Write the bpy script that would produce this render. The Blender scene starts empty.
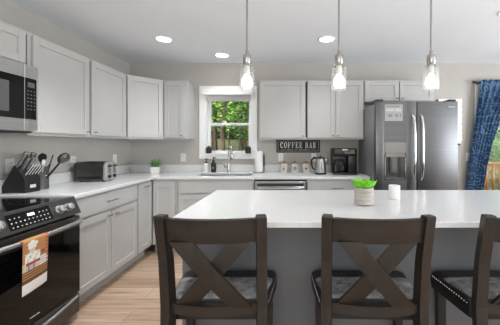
import bpy, bmesh, math, random
from mathutils import Vector, Matrix
random.seed(7)
C = bpy.context.scene.collection
SC = bpy.context.scene
PI = math.pi

# ------------------------------------------------------------------ camera, world, lights, exposure
F_PX = 279.0
cd = bpy.data.cameras.new('camera'); cam = bpy.data.objects.new('camera', cd); C.objects.link(cam)
cam.location = (0, 0, 1.283); cam.rotation_euler = (PI/2, 0, 0)
cd.sensor_width = 36; cd.lens = 36*F_PX/500; cd.shift_x = -40/500; cd.shift_y = -17/500
cd.clip_start = 0.05; cd.clip_end = 200
SC.camera = cam
SC.view_settings.view_transform = 'Standard'; SC.view_settings.look = 'None'
SC.view_settings.gamma = 1; SC.view_settings.use_curve_mapping = False
SC.view_settings.exposure = 0.07

w = bpy.data.worlds.new('sky'); SC.world = w; w.use_nodes = True
nt = w.node_tree; bg = nt.nodes['Background']
sk = nt.nodes.new('ShaderNodeTexSky'); sk.sky_type = 'NISHITA'; sk.sun_disc = False
sk.sun_elevation = math.radians(48); sk.sun_rotation = math.radians(200); sk.air_density = 1.2; sk.dust_density = 2.5
nt.links.new(sk.outputs[0], bg.inputs[0]); bg.inputs[1].default_value = 0.24

def light(name, kind, loc, rot, energy, color=(1, 1, 1), **kw):
    l = bpy.data.lights.new(name, kind); l.energy = energy; l.color = color
    for k, v in kw.items(): setattr(l, k, v)
    o = bpy.data.objects.new(name, l); C.objects.link(o); o.location = loc; o.rotation_euler = rot
    return o
light('sun', 'SUN', (0, -8, 12), (math.radians(46), 0, math.radians(-32)), 3.6, (1, .96, .9), angle=0.02)
# added fill: unseen area lights at rear and right walls and under the ceiling
light('rear_fill', 'AREA', (-0.4, -3.05, 1.3), (PI/2+.65, 0, 0), 82, (.9, .95, 1), shape='RECTANGLE', size=4.2, size_y=2.0)
light('side_fill', 'AREA', (4.5, 0.9, 1.35), (PI/2+.45, 0, PI/2), 158, (.9, .95, 1), shape='RECTANGLE', size=3.0, size_y=1.7)
light('ceiling_fill', 'AREA', (0.9, -1.0, 2.40), (0, 0, 0), 18, (.95, .97, 1), shape='RECTANGLE', size=4.0, size_y=2.6)

# ------------------------------------------------------------------ helpers
def lin(h):
    h = h.lstrip('#'); out = []
    for i in (0, 2, 4):
        c = int(h[i:i+2], 16)/255
        out.append(c/12.92 if c <= .04045 else ((c+.055)/1.055)**2.4)
    return out + [1]
def mat(name, color, rough=.5, metal=0, emit=None, es=0, spec=.5, coat=0):
    m = bpy.data.materials.new(name); m.use_nodes = True
    b = m.node_tree.nodes['Principled BSDF']
    b.inputs['Base Color'].default_value = lin(color); b.inputs['Roughness'].default_value = rough
    b.inputs['Metallic'].default_value = metal; b.inputs['Specular IOR Level'].default_value = spec
    b.inputs['Coat Weight'].default_value = coat
    if emit: b.inputs['Emission Color'].default_value = lin(emit); b.inputs['Emission Strength'].default_value = es
    return m
def N(m, t, **kw):
    n = m.node_tree.nodes.new(t)
    for k, v in kw.items():
        if k in n.inputs: n.inputs[k].default_value = v
        else: setattr(n, k, v)
    return n
def L(m, a, b): m.node_tree.links.new(a, b)
def BS(m): return m.node_tree.nodes['Principled BSDF']
def ramp(m, fac, stops):
    r = N(m, 'ShaderNodeValToRGB'); e = r.color_ramp.elements
    while len(e) < len(stops): e.new(.5)
    for i, (p, c) in enumerate(stops): e[i].position = p; e[i].color = lin(c)
    L(m, fac, r.inputs[0]); return r
def objcoord(m, scale=(1, 1, 1), rot=(0, 0, 0)):
    tc = N(m, 'ShaderNodeTexCoord'); mp = N(m, 'ShaderNodeMapping')
    mp.inputs['Scale'].default_value = scale; mp.inputs['Rotation'].default_value = rot
    L(m, tc.outputs['Object'], mp.inputs[0]); return mp.outputs[0]
def noisy(name, c1, c2, scale=(20, 20, 20), rough=.5, metal=0, lo=.35, hi=.65, detail=4, bump=0, **kw):
    m = mat(name, c1, rough, metal, **kw)
    n = N(m, 'ShaderNodeTexNoise', Detail=detail, Scale=1.0); L(m, objcoord(m, scale), n.inputs['Vector'])
    r = ramp(m, n.outputs[0], [(lo, c1), (hi, c2)]); L(m, r.outputs[0], BS(m).inputs['Base Color'])
    if bump:
        b = N(m, 'ShaderNodeBump', Strength=bump, Distance=.004); L(m, n.outputs[0], b.inputs['Height']); L(m, b.outputs[0], BS(m).inputs['Normal'])
    return m

def B(): return bmesh.new()
def box(bm, x0, x1, y0, y1, z0, z1, bev=0, mi=0, M=None, seg=1):
    t = bmesh.new(); bmesh.ops.create_cube(t, size=1)
    for v in t.verts: v.co = Vector(((x0+x1)/2+v.co.x*(x1-x0), (y0+y1)/2+v.co.y*(y1-y0), (z0+z1)/2+v.co.z*(z1-z0)))
    if bev: bmesh.ops.bevel(t, geom=list(t.edges), offset=bev, segments=seg, affect='EDGES', profile=.5)
    merge(bm, t, mi, M)
def merge(bm, t, mi=0, M=None):
    mp = {}
    for v in t.verts: mp[v] = bm.verts.new(M @ v.co if M else v.co)
    for f in t.faces:
        try:
            n = bm.faces.new([mp[v] for v in f.verts]); n.material_index = mi if mi is not None else f.material_index; n.smooth = f.smooth
        except ValueError: pass
    t.free()
def loft(bm, rings, mi=0, close=True, caps=True, smooth=True):
    vs = [[bm.verts.new(p) for p in r] for r in rings]; n = len(rings[0])
    for a, b in zip(vs, vs[1:]):
        for i in range(n if close else n-1):
            j = (i+1) % n
            try: f = bm.faces.new((a[i], a[j], b[j], b[i])); f.material_index = mi; f.smooth = smooth
            except ValueError: pass
    if caps:
        for r in (list(reversed(vs[0])), vs[-1]):
            try: f = bm.faces.new(r); f.material_index = mi
            except ValueError: pass
def tube(bm, pts, r, seg=10, mi=0):
    pts = [Vector(p) for p in pts]; n = len(pts); rs = r if isinstance(r, (list, tuple)) else [r]*n
    rings = []; up = None
    for i, p in enumerate(pts):
        d = (pts[min(i+1, n-1)]-pts[max(i-1, 0)]).normalized()
        if up is None: up = d.orthogonal().normalized()
        up = (up-d*up.dot(d)).normalized(); s = d.cross(up)
        rings.append([p+(up*math.cos(2*PI*k/seg)+s*math.sin(2*PI*k/seg))*rs[i] for k in range(seg)])
    loft(bm, rings, mi)
def lathe(bm, prof, c=(0, 0, 0), seg=24, mi=0, M=None, caps=True, sx=1, sy=1):
    rings = []
    for r, z in prof:
        ring = [Vector((c[0]+max(r, 1e-4)*sx*math.cos(2*PI*k/seg), c[1]+max(r, 1e-4)*sy*math.sin(2*PI*k/seg), c[2]+z)) for k in range(seg)]
        rings.append([M @ p for p in ring] if M else ring)
    loft(bm, rings, mi, caps=caps)
def prism(bm, poly, a0, a1, axis='y', mi=0, bev=0, M=None):
    t = bmesh.new()
    def P(u, v, a): return {'y': (u, a, v), 'x': (a, u, v), 'z': (u, v, a)}[axis]
    A = [t.verts.new(P(u, v, a0)) for u, v in poly]; Bv = [t.verts.new(P(u, v, a1)) for u, v in poly]
    t.faces.new(A); t.faces.new(list(reversed(Bv)))
    for i in range(len(poly)):
        j = (i+1) % len(poly); t.faces.new((A[j], A[i], Bv[i], Bv[j]))
    bmesh.ops.recalc_face_normals(t, faces=list(t.faces))
    if bev: bmesh.ops.bevel(t, geom=list(t.edges), offset=bev, segments=2, affect='EDGES', profile=.5)
    merge(bm, t, mi, M)
def sweep_rect(bm, pts, wx, dy, mi=0, rot=0):
    rings = []
    for i, p in enumerate(pts):
        W = wx[i] if isinstance(wx, (list, tuple)) else wx; D = dy[i] if isinstance(dy, (list, tuple)) else dy
        r = []
        for sx, sy in ((-1, -1), (1, -1), (1, 1), (-1, 1)):
            u, v = sx*W/2, sy*D/2
            r.append(Vector((p[0]+u*math.cos(rot)-v*math.sin(rot), p[1]+u*math.sin(rot)+v*math.cos(rot), p[2])))
        rings.append(r)
    loft(bm, rings, mi, smooth=False)
def obj(name, bm, mats, parent=None, smooth=False, kind=None, normals=True):
    if normals: bmesh.ops.recalc_face_normals(bm, faces=list(bm.faces))
    me = bpy.data.meshes.new(name); bm.to_mesh(me); bm.free()
    for m in (mats if isinstance(mats, (list, tuple)) else [mats]): me.materials.append(m)
    if smooth:
        for p in me.polygons: p.use_smooth = True
        try: me.set_sharp_from_angle(angle=math.radians(40))
        except Exception: pass
    o = bpy.data.objects.new(name, me); C.objects.link(o)
    if parent: o.parent = parent
    if kind: o['kind'] = kind
    return o
def thing(name, label, cat, loc=(0, 0, 0), rz=0, group=None):
    o = bpy.data.objects.new(name, None); C.objects.link(o); o.location = loc; o.rotation_euler = (0, 0, rz)
    o.empty_display_size = .05
    return tag(o, label, cat, group)
def tag(o, label, cat, group=None):
    o['label'] = label; o['category'] = cat
    if group: o['group'] = group
    return o
def struct(name, bm, m, parent=None, **kw):
    o = obj(name, bm, m, parent, **kw)
    if not parent: o['kind'] = 'structure'
    return o
def copy_tree(o, parent=None):
    c = o.copy(); C.objects.link(c)
    if parent: c.parent = parent
    for ch in list(o.children): copy_tree(ch, c)
    return c
def arc(c, r, a0, a1, n, plane='xz'):
    out = []
    for i in range(n+1):
        a = a0+(a1-a0)*i/n; u, v = r*math.cos(a), r*math.sin(a)
        out.append(Vector((c[0]+u, c[1], c[2]+v)) if plane == 'xz' else Vector((c[0], c[1]+u, c[2]+v)) if plane == 'yz' else Vector((c[0]+u, c[1]+v, c[2])))
    return out

# ------------------------------------------------------------------ materials
M_wall = noisy('wall_paint', '#bab6b0', '#beb9b3', (3, 3, 3), .85)
M_ceil = noisy('ceiling_paint', '#f0f4f8', '#f2f6fa', (2, 2, 2), .9)
M_cab = noisy('cabinet_paint', '#bab9b7', '#bdbcba', (4, 4, 4), .42)
M_trim = mat('white_trim_paint', '#efefee', .4)
M_island = noisy('island_paint', '#646567', '#696a6c', (4, 4, 4), .5)
M_quartz = noisy('white_quartz', '#dedede', '#d2d2d2', (60, 60, 60), .2, lo=.5, hi=.75)
M_steel = noisy('brushed_steel', '#6c6d6e', '#727374', (2, 2, 90), .4, 1.0)
M_steel_light = noisy('bright_stainless', '#b4b4b3', '#bdbdbc', (2, 2, 90), .36, .9)
M_steel_side = mat('grey_steel_side', '#8a8a8c', .5, .4)
M_dark_steel = noisy('dark_steel', '#5c5b59', '#646361', (60, 60, 2), .33, .9)
M_chrome = mat('chrome', '#d2d2d2', .14, 1.0)
M_nickel = mat('brushed_nickel', '#b3b0ac', .25, 1.0)
M_black = mat('black_plastic', '#0b0b0b', .35)
M_blackglass = mat('black_glass', '#060607', .06, spec=.35)
M_charcoal = mat('charcoal', '#2a2a2a', .6)
M_white = mat('white_plastic', '#efeeec', .4)
M_paper = mat('white_paper', '#f3f2f0', .8)
M_ceramic = mat('white_ceramic', '#e9e6e1', .35)
M_led = mat('led_digits', '#dfe8ea', .4, emit='#dfe9ee', es=1.2)
M_print = mat('pale_print', '#c9c9c7', .5)
M_dimprint = mat('dim_print', '#8d8d8b', .5)
M_printdark = mat('dark_print', '#3c3a38', .6)
M_bulb = mat('lit_bulb', '#ffffff', .4, emit='#fff4e4', es=5)
M_lens = mat('lit_lens', '#ffffff', .4, emit='#fff8ee', es=9)
M_gap = mat('shadow_gap', '#2b2a29', .8)
M_lidwood = noisy('light_wood', '#b28d63', '#a17c54', (8, 40, 40), .55)
M_deck = noisy('deck_wood', '#c08a4e', '#a8743c', (3, 30, 30), .7)
M_leafgreen = noisy('succulent_leaf', '#4f8a45', '#7bb06a', (60, 60, 60), .5)
M_lime = noisy('lime_leaf', '#86dc2e', '#55b417', (70, 70, 70), .4)
M_teal = noisy('teal_leaf', '#3f6b62', '#5b8a7d', (90, 90, 90), .5)
M_orange = mat('orange_tip', '#c0702a', .5)
M_soil = noisy('potting_soil', '#3a2c22', '#57442f', (120, 120, 120), .9)

def wood(name, c1, c2, c3, scale, rough=.45):
    m = mat(name, c1, rough)
    v = objcoord(m, scale)
    n = N(m, 'ShaderNodeTexNoise', Scale=1.0, Detail=6.0, Roughness=.65, Distortion=.4); L(m, v, n.inputs['Vector'])
    r = ramp(m, n.outputs[0], [(.3, c1), (.5, c2), (.7, c3)]); L(m, r.outputs[0], BS(m).inputs['Base Color'])
    b = N(m, 'ShaderNodeBump', Strength=.12, Distance=.002); L(m, n.outputs[0], b.inputs['Height']); L(m, b.outputs[0], BS(m).inputs['Normal'])
    return m
M_stool = wood('grey_brown_stained_wood', '#1a1511', '#231d17', '#2d261f', (30, 30, 3.5), .42)
M_stoolrail = wood('grey_brown_stained_wood_rail', '#1a1511', '#231d17', '#2d261f', (3.5, 30, 30), .42)
M_stooldark = wood('black_brown_wood', '#1d1918', '#241f1d', '#2a2422', (30, 30, 4), .45)
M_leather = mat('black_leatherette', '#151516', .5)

def fabric(name, c1, c2):
    m = mat(name, c1, .9)
    v = objcoord(m, (260, 260, 260))
    n = N(m, 'ShaderNodeTexNoise', Scale=1.0, Detail=3.0); L(m, v, n.inputs['Vector'])
    n2 = N(m, 'ShaderNodeTexNoise', Scale=1.0, Detail=2.0); L(m, objcoord(m, (30, 30, 30)), n2.inputs['Vector'])
    mx = N(m, 'ShaderNodeMath', operation='ADD'); L(m, n.outputs[0], mx.inputs[0]); L(m, n2.outputs[0], mx.inputs[1])
    h = N(m, 'ShaderNodeMath', operation='MULTIPLY'); L(m, mx.outputs[0], h.inputs[0]); h.inputs[1].default_value = .5
    r = ramp(m, h.outputs[0], [(.38, c1), (.62, c2)]); L(m, r.outputs[0], BS(m).inputs['Base Color'])
    return m
M_seat = fabric('grey_woven_fabric', '#4c4c4e', '#8f8e8d')

def floor_mat():
    m = mat('oak_plank', '#b49a82', .38)
    tc = N(m, 'ShaderNodeTexCoord')
    br = N(m, 'ShaderNodeTexBrick', offset=.37, squash=1.0)
    br.inputs['Scale'].default_value = 1.0; br.inputs['Brick Width'].default_value = 1.22; br.inputs['Row Height'].default_value = .18
    br.inputs['Mortar Size'].default_value = .0018; br.inputs['Mortar Smooth'].default_value = .1; br.inputs['Bias'].default_value = 0
    br.inputs['Color1'].default_value = lin('#d6c3b2'); br.inputs['Color2'].default_value = lin('#c0a892'); br.inputs['Mortar'].default_value = lin('#8a7462')
    L(m, tc.outputs['Object'], br.inputs['Vector'])
    mp = N(m, 'ShaderNodeMapping'); mp.inputs['Scale'].default_value = (1.3, 34, 1); L(m, tc.outputs['Object'], mp.inputs[0])
    n = N(m, 'ShaderNodeTexNoise', Scale=1.0, Detail=6.0, Roughness=.7, Distortion=.6); L(m, mp.outputs[0], n.inputs['Vector'])
    r = ramp(m, n.outputs[0], [(.33, '#94775f'), (.48, '#d8c8b8'), (.66, '#f7f0e8')])
    mx = N(m, 'ShaderNodeMix', data_type='RGBA', blend_type='MULTIPLY'); mx.inputs[0].default_value = .75
    L(m, br.outputs[0], mx.inputs[6]); L(m, r.outputs[0], mx.inputs[7]); L(m, mx.outputs[2], BS(m).inputs['Base Color'])
    return m
M_floor = floor_mat()

def thin_glass(name, tint='#ffffff', refl=.12, rough=.02, k=1.0):
    m = bpy.data.materials.new(name); m.use_nodes = True; t = m.node_tree
    for n in list(t.nodes): t.nodes.remove(n)
    o = t.nodes.new('ShaderNodeOutputMaterial'); tr = t.nodes.new('ShaderNodeBsdfTransparent'); gl = t.nodes.new('ShaderNodeBsdfGlossy'); mx = t.nodes.new('ShaderNodeMixShader'); fr = t.nodes.new('ShaderNodeLayerWeight')
    tr.inputs[0].default_value = lin(tint); gl.inputs['Roughness'].default_value = rough; fr.inputs[0].default_value = refl
    mu = t.nodes.new('ShaderNodeMath'); mu.operation = 'MULTIPLY'; mu.inputs[1].default_value = k; t.links.new(fr.outputs['Facing'], mu.inputs[0]); t.links.new(mu.outputs[0], mx.inputs[0]); t.links.new(tr.outputs[0], mx.inputs[1]); t.links.new(gl.outputs[0], mx.inputs[2]); t.links.new(mx.outputs[0], o.inputs[0])
    return m
M_glass = thin_glass('window_glass', '#fbfdfc', .08, k=.2)
M_shade = thin_glass('pendant_glass', '#fafbfb', .12)
def frost(m, amt):      # a faint milky bloom in the glass
    t = m.node_tree; o = [n for n in t.nodes if n.type == 'OUTPUT_MATERIAL'][0]; src = o.inputs[0].links[0].from_socket
    d = t.nodes.new('ShaderNodeBsdfTranslucent'); d.inputs[0].default_value = (.9, .9, .9, 1); x = t.nodes.new('ShaderNodeMixShader'); x.inputs[0].default_value = amt
    t.links.new(src, x.inputs[1]); t.links.new(d.outputs[0], x.inputs[2]); t.links.new(x.outputs[0], o.inputs[0])
frost(M_shade, .05)

def curtain_mat():
    m = mat('blue_print_curtain', '#27496b', .75)
    v = objcoord(m, (7.5, 0.0, 7.5))
    vo = N(m, 'ShaderNodeTexVoronoi', voronoi_dimensions='3D', feature='F1', Scale=1.0, Randomness=.55); L(m, v, vo.inputs['Vector'])
    s = N(m, 'ShaderNodeMath', operation='MULTIPLY'); L(m, vo.outputs['Distance'], s.inputs[0]); s.inputs[1].default_value = 19.0
    sn = N(m, 'ShaderNodeMath', operation='SINE'); L(m, s.outputs[0], sn.inputs[0])
    ve = N(m, 'ShaderNodeTexVoronoi', voronoi_dimensions='3D', feature='DISTANCE_TO_EDGE', Scale=1.0, Randomness=.55); L(m, v, ve.inputs['Vector'])
    lt = N(m, 'ShaderNodeMath', operation='LESS_THAN'); L(m, ve.outputs['Distance'], lt.inputs[0]); lt.inputs[1].default_value = .028
    g = N(m, 'ShaderNodeMath', operation='GREATER_THAN'); L(m, sn.outputs[0], g.inputs[0]); g.inputs[1].default_value = .93
    mxx = N(m, 'ShaderNodeMath', operation='MAXIMUM'); L(m, lt.outputs[0], mxx.inputs[0]); L(m, g.outputs[0], mxx.inputs[1])
    mix = N(m, 'ShaderNodeMix', data_type='RGBA'); mix.inputs[6].default_value = lin('#2a4a6c'); mix.inputs[7].default_value = lin('#6b8caa')
    L(m, mxx.outputs[0], mix.inputs[0]); L(m, mix.outputs[2], BS(m).inputs['Base Color'])
    return m
M_curtain = curtain_mat()

# ------------------------------------------------------------------ room shell
XL, XR, YB, YR, H = -2.25, 4.6, 3.92, -3.2, 2.44
T = .15
b = B(); box(b, XL-T, XR+T, YR-T, YB+T, -.1, 0); struct('floor', b, M_floor)
b = B(); box(b, XL-T, XR+T, YR-T, YB+T, H, H+.2); struct('ceiling', b, M_ceil)
b = B(); box(b, XL-T, XL, YR-T, YB+T, 0, H); struct('wall_left', b, M_wall)
WX0, WX1, WZ0, WZ1 = -1.185, -.545, 1.165, 2.03          # sink window opening
DX0, DX1, DZ1 = 2.68, 4.45, 2.06                          # patio door opening
b = B()
box(b, XL, WX0, YB, YB+T, 0, H); box(b, WX0, WX1, YB, YB+T, 0, WZ0); box(b, WX0, WX1, YB, YB+T, WZ1, H)
box(b, WX1, DX0, YB, YB+T, 0, H); box(b, DX0, DX1, YB, YB+T, DZ1, H); box(b, DX1, XR+T, YB, YB+T, 0, H)
struct('wall_back', b, M_wall)
b = B()
box(b, XR, XR+T, YR-T, -.7, 0, H); box(b, XR, XR+T, 2.5, YB, 0, H); box(b, XR, XR+T, -.7, 2.5, 0, .55); box(b, XR, XR+T, -.7, 2.5, 2.3, H)
struct('wall_right', b, M_wall)
b = B()
box(b, XL, -1.3, YR-T, YR, 0, H); box(b, 3.1, XR, YR-T, YR, 0, H); box(b, -1.3, 3.1, YR-T, YR, 2.3, H); box(b, -1.3, 3.1, YR-T, YR, 0, .3)
struct('wall_rear', b, M_wall)
b = B(); box(b, 1.95, DX0-.09, YB-.014, YB, 0, .1, .004); box(b, 1.95, DX0-.09, YB-.02, YB, 0, .02, .003); struct('baseboard_back', b, M_trim)

# sink window
wn = bpy.data.objects.new('window_1', None); C.objects.link(wn); wn.location = ((WX0+WX1)/2, YB, WZ0); wn['kind'] = 'structure'
hw = (WX1-WX0)/2; hh = WZ1-WZ0
b = B()   # casing on the room side
cw = .085
box(b, -hw-cw, -hw, -.02, 0, -.07, hh, .003); box(b, hw, hw+cw, -.02, 0, -.07, hh, .003)
box(b, -hw-cw, hw+cw, -.022, 0, hh, hh+cw, .003); box(b, -hw, hw, -.02, 0, -.07, -.012, .003)
struct('window_casing', b, M_trim, wn)
b = B()   # jamb liner and stool
box(b, -hw, -hw+.012, 0, .14, 0, hh); box(b, hw-.012, hw, 0, .14, 0, hh); box(b, -hw, hw, 0, .14, hh-.012, hh)
box(b, -hw, hw, -.03, .14, -.012, .008, .002)
struct('window_jamb', b, M_trim, wn)
def sash(z0, z1, y, name):
    b = B(); f = .036
    box(b, -hw+.012, -hw+.012+f, y, y+.03, z0, z1, .003); box(b, hw-.012-f, hw-.012, y, y+.03, z0, z1, .003)
    box(b, -hw+.012+f, hw-.012-f, y, y+.03, z0, z0+f, .003); box(b, -hw+.012+f, hw-.012-f, y, y+.03, z1-f, z1, .003)
    s = struct(name, b, M_trim, wn)
    g = B(); box(g, -hw+.012+f, hw-.012-f, y+.013, y+.017, z0+f, z1-f); struct('pane', g, M_glass, s)
zm = 1.588-WZ0+.02
sash(.008, zm, .07, 'window_sash'); sash(zm-.046, hh-.012, .1, 'window_sash')

# patio door with frame and glass
dr = bpy.data.objects.new('door_1', None); C.objects.link(dr); dr.location = ((DX0+DX1)/2, YB, 0); dr['kind'] = 'structure'
dw = (DX1-DX0)/2
b = B(); box(b, -dw-.085, -dw, -.02, 0, 0, DZ1+.085, .003); box(b, dw, dw+.085, -.02, 0, 0, DZ1+.085, .003); box(b, -dw, dw, -.02, 0, DZ1, DZ1+.085, .003)
struct('door_casing', b, M_trim, dr)
for sx0, sx1, yy in ((-dw, .03, .05), (-.03, dw, .09)):
    b = B(); f = .06
    box(b, sx0, sx0+f, yy, yy+.035, .02, DZ1, .003); box(b, sx1-f, sx1, yy, yy+.035, .02, DZ1, .003)
    box(b, sx0+f, sx1-f, yy, yy+.035, .02, .12, .003); box(b, sx0+f, sx1-f, yy, yy+.035, DZ1-f, DZ1, .003)
    s = struct('door_panel', b, M_trim, dr)
    g = B(); box(g, sx0+f, sx1-f, yy+.014, yy+.02, .12, DZ1-f); struct('pane', g, M_glass, s)
b = B(); box(b, -dw, dw, .0, .14, 0, .02); struct('door_threshold', b, M_nickel, dr)

# ------------------------------------------------------------------ outdoors
M_grass = noisy('forest_floor', '#4f5a36', '#8a8a60', (1.2, 1.2, 1.2), .95)
M_bark = noisy('tree_bark', '#4d4238', '#80705f', (14, 14, 2), .9)
def leafmat(name, c1, c2, c3):
    m = mat(name, c1, .55)
    n = N(m, 'ShaderNodeTexNoise', Scale=1.0, Detail=3.0); L(m, objcoord(m, (3, 3, 3)), n.inputs['Vector'])
    r = ramp(m, n.outputs[0], [(.32, c1), (.5, c2), (.68, c3)]); L(m, r.outputs[0], BS(m).inputs['Base Color'])
    BS(m).inputs['Transmission Weight'].default_value = 0
    return m
M_leafA = leafmat('tree_leaf_bright', '#5f8f34', '#8fbd52', '#c2dc86')
M_leafB = leafmat('tree_leaf_deep', '#456b33', '#6b9649', '#9bc06c')
M_leafC = leafmat('undergrowth_leaf', '#2c4326', '#43602f', '#5f8046')  # darker leaf tones, with the shade of the woods put into the colour
b = B()
xs = [-30, -16, -8, -3, 2, 7, 14, 30]; ys = [YB+T+.02, 7, 11, 15, 20, 28, 40]; zs = [-.5, -.45, -.2, .25, .9, 1.9, 3.4]
rows = [[Vector((x, y, z)) for x in xs] for y, z in zip(ys, zs)]
loft(b, rows, close=False, caps=False); g = struct('ground', b, M_grass)
def zg(y):
    for i in range(len(ys)-1):
        if ys[i] <= y <= ys[i+1]: return zs[i]+(zs[i+1]-zs[i])*(y-ys[i])/(ys[i+1]-ys[i])
    return zs[-1]
def leaf_cloud(bm, n, zlo, zhi, rad, size, rng):
    for _ in range(n):
        t = rng.random(); z = zlo+(zhi-zlo)*t
        a = rng.random()*2*PI; R = rad*(.45+.55*math.sin(PI*min(1, .12+t*.9)))*math.sqrt(rng.random())
        c = Vector((R*math.cos(a), R*math.sin(a), z)); s = size*rng.uniform(.6, 1.3)
        M = Matrix.Rotation(rng.uniform(0, 2*PI), 3, 'Z') @ Matrix.Rotation(rng.uniform(.3, 1.4), 3, 'X')
        q = [(-.5, 0, 0), (0, -.32, .04), (.6, 0, 0), (0, .32, .04)]
        try: bm.faces.new([bm.verts.new(c+M @ (Vector(p)*s)) for p in q])
        except ValueError: pass
def tree(loc, h, tr, zlo, n, rad, lm, label, seed, lsize=.2):
    rng = random.Random(seed)
    t = thing('forest_tree', label, 'tree', loc, rng.random()*6, 'woodland trees outside the sink window and patio door')
    b = B(); pts = [(rng.uniform(-.05, .05)*k, rng.uniform(-.05, .05)*k, -.3+k*(h+.3)/6) for k in range(7)]
    tube(b, pts, [tr*(1.15-.12*k) for k in range(7)], 9)
    for k in range(5):
        a = rng.random()*6.28; z = zlo+(h-zlo)*rng.uniform(0, .7); l = rad*rng.uniform(.5, .9)
        tube(b, [(0, 0, z), (l*.5*math.cos(a), l*.5*math.sin(a), z+.25), (l*math.cos(a), l*math.sin(a), z+.7)], [tr*.35, tr*.22, tr*.1], 6)
    obj('trunk', b, M_bark, t, True)
    b = B(); leaf_cloud(b, n, zlo, h+.4, rad, lsize, rng); obj('foliage', b, lm, t, normals=False)
spots = [(-2.25, 9.5, 7, .07, 2.2, 1500, 1.0), (-1.75, 13.5, 8, .10, 1.5, 2200, 1.5), (-3.35, 12.5, 8, .10, 2.5, 2200, 1.5), (-2.75, 16, 9, .11, 2.9, 2600, 1.8),
         (-4.3, 18, 9, .12, 1.9, 2600, 1.9), (-3.4, 21, 10, .13, 3.4, 2800, 2.2), (-5.6, 23, 10, .14, 3.6, 2800, 2.2), (-2.3, 20, 9, .12, 2.0, 2600, 1.9), (-4.4, 10.5, 7, .08, 2.2, 1500, 1.2), (-.6, 11.5, 7, .09, 2.3, 1500, 1.2),
         (7.2, 10.5, 8, .12, .3, 2600, 1.6), (9.0, 13, 9, .13, .3, 3000, 1.9), (6.2, 14, 9, .12, .3, 2600, 1.8), (11.5, 16, 9, .14, .4, 3000, 2.1), (8.4, 18, 9, .14, .4, 3000, 2.2)]
names = ['slim pale-trunked tree nearest beyond the sink window glass', 'leafy tree seen through the right side of the sink window', 'leafy tree seen through the left side of the sink window',
         'taller tree in the second row behind the sink window', 'broad tree at the left in the second row behind the sink window', 'big far tree at the middle of the woods in the sink window', 'big far tree at the left edge of the woods in the sink window',
         'far tree at the right edge of the woods in the sink window', 'young tree outside to the left of the sink window', 'young tree outside to the right of the sink window',
         'bushy green tree just past the deck railing', 'dense green tree behind the deck railing, further right', 'green tree seen between the curtain and the deck railing', 'wide tree at the far right beyond the deck', 'far tree closing the gap behind the deck trees']
for i, (x, y, h, tr_, zlo, n, rad) in enumerate(spots):
    z0 = zg(y); tree((x, y, z0), h, tr_, zlo-z0*.5, n, rad, M_leafA if i % 2 == 0 and i < 10 else M_leafB, names[i], 100+i, .13 if y < 12 else .17)
rng = random.Random(11)
for k in range(6):      # bare young trunks between the leafy trees
    y = 12.5+k*2.1; x = -y*(.145+.155*((k*.618) % 1)); z0 = zg(y)
    t = thing('forest_tree', 'slender bare-stemmed young tree among the woods behind the sink window', 'tree', (x, y, z0), 0, 'slender young trees behind the sink window')
    b = B(); h = 6.5; tube(b, [(rng.uniform(-.06, .06)*q*.5, 0, -.3+q*h/5) for q in range(6)], [.055-.005*q for q in range(6)], 8); obj('trunk', b, M_bark, t, True)
    b = B(); leaf_cloud(b, 500, 3.4, h, .6, .16, rng); obj('foliage', b, M_leafB, t, normals=False)
rng = random.Random(5); b = B()
for x in range(-14, 22, 2):
    t = B(); leaf_cloud(t, 1700, 0, 6.5, 2.4, .34, rng); merge(b, t, 0, Matrix.Translation((x+rng.uniform(-.5, .5), 29+rng.uniform(-1, 1), zg(29)-.3)))
o = obj('undergrowth', b, M_leafB, normals=False); o.data.materials[0] = M_leafC; tag(o, 'dense band of distant woodland leaves behind all the trees', 'foliage'); o['kind'] = 'stuff'
# deck with wooden railing
b = B()
for k in range(14): box(b, 2.3, 6.2, YB+T+.04+k*.15, YB+T+.04+k*.15+.143, -.16, -.12, .003)
o = struct('ground_deck', b, M_deck)
rail = thing('deck_railing', 'honey-coloured wooden deck railing with square balusters outside the patio door', 'railing', (4.2, 6.0, -.12))
b = B(); box(b, -1.9, 1.9, -.07, .07, 1.0, 1.04, .004); box(b, -1.9, 1.9, -.02, .02, .9, .99, .003); obj('top_rail', b, M_deck, rail)
b = B(); box(b, -1.9, 1.9, -.02, .02, .08, .16, .003); obj('bottom_rail', b, M_deck, rail)
for k in range(29):
    x = -1.8+k*.13; b = B(); box(b, x-.018, x+.018, -.055, -.02, .08, .99, .002); obj('baluster', b, M_deck, rail)
for x in (-1.9, 0, 1.9): b = B(); box(b, x-.045, x+.045, -.02+.0, .07, 0, .998, .003); obj('post', b, M_deck, rail)
o = None
b = B()
for z, y in ((3.08, 14.9), (2.68, 14.9)): tube(b, [(-8, y, z), (-4, y, z-.03), (0, y, z), (4, y, z+.02)], .018, 6)
tube(b, [(-8, 14.9, -.1), (-8, 14.9, 4.5)], .1, 8)
tube(b, [(4, 14.9, -.1), (4, 14.9, 4.5)], .1, 8)
tag(obj('overhead_cables', b, M_print), 'two thin pale cables crossing the woods behind the upper sash', 'cable')

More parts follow.
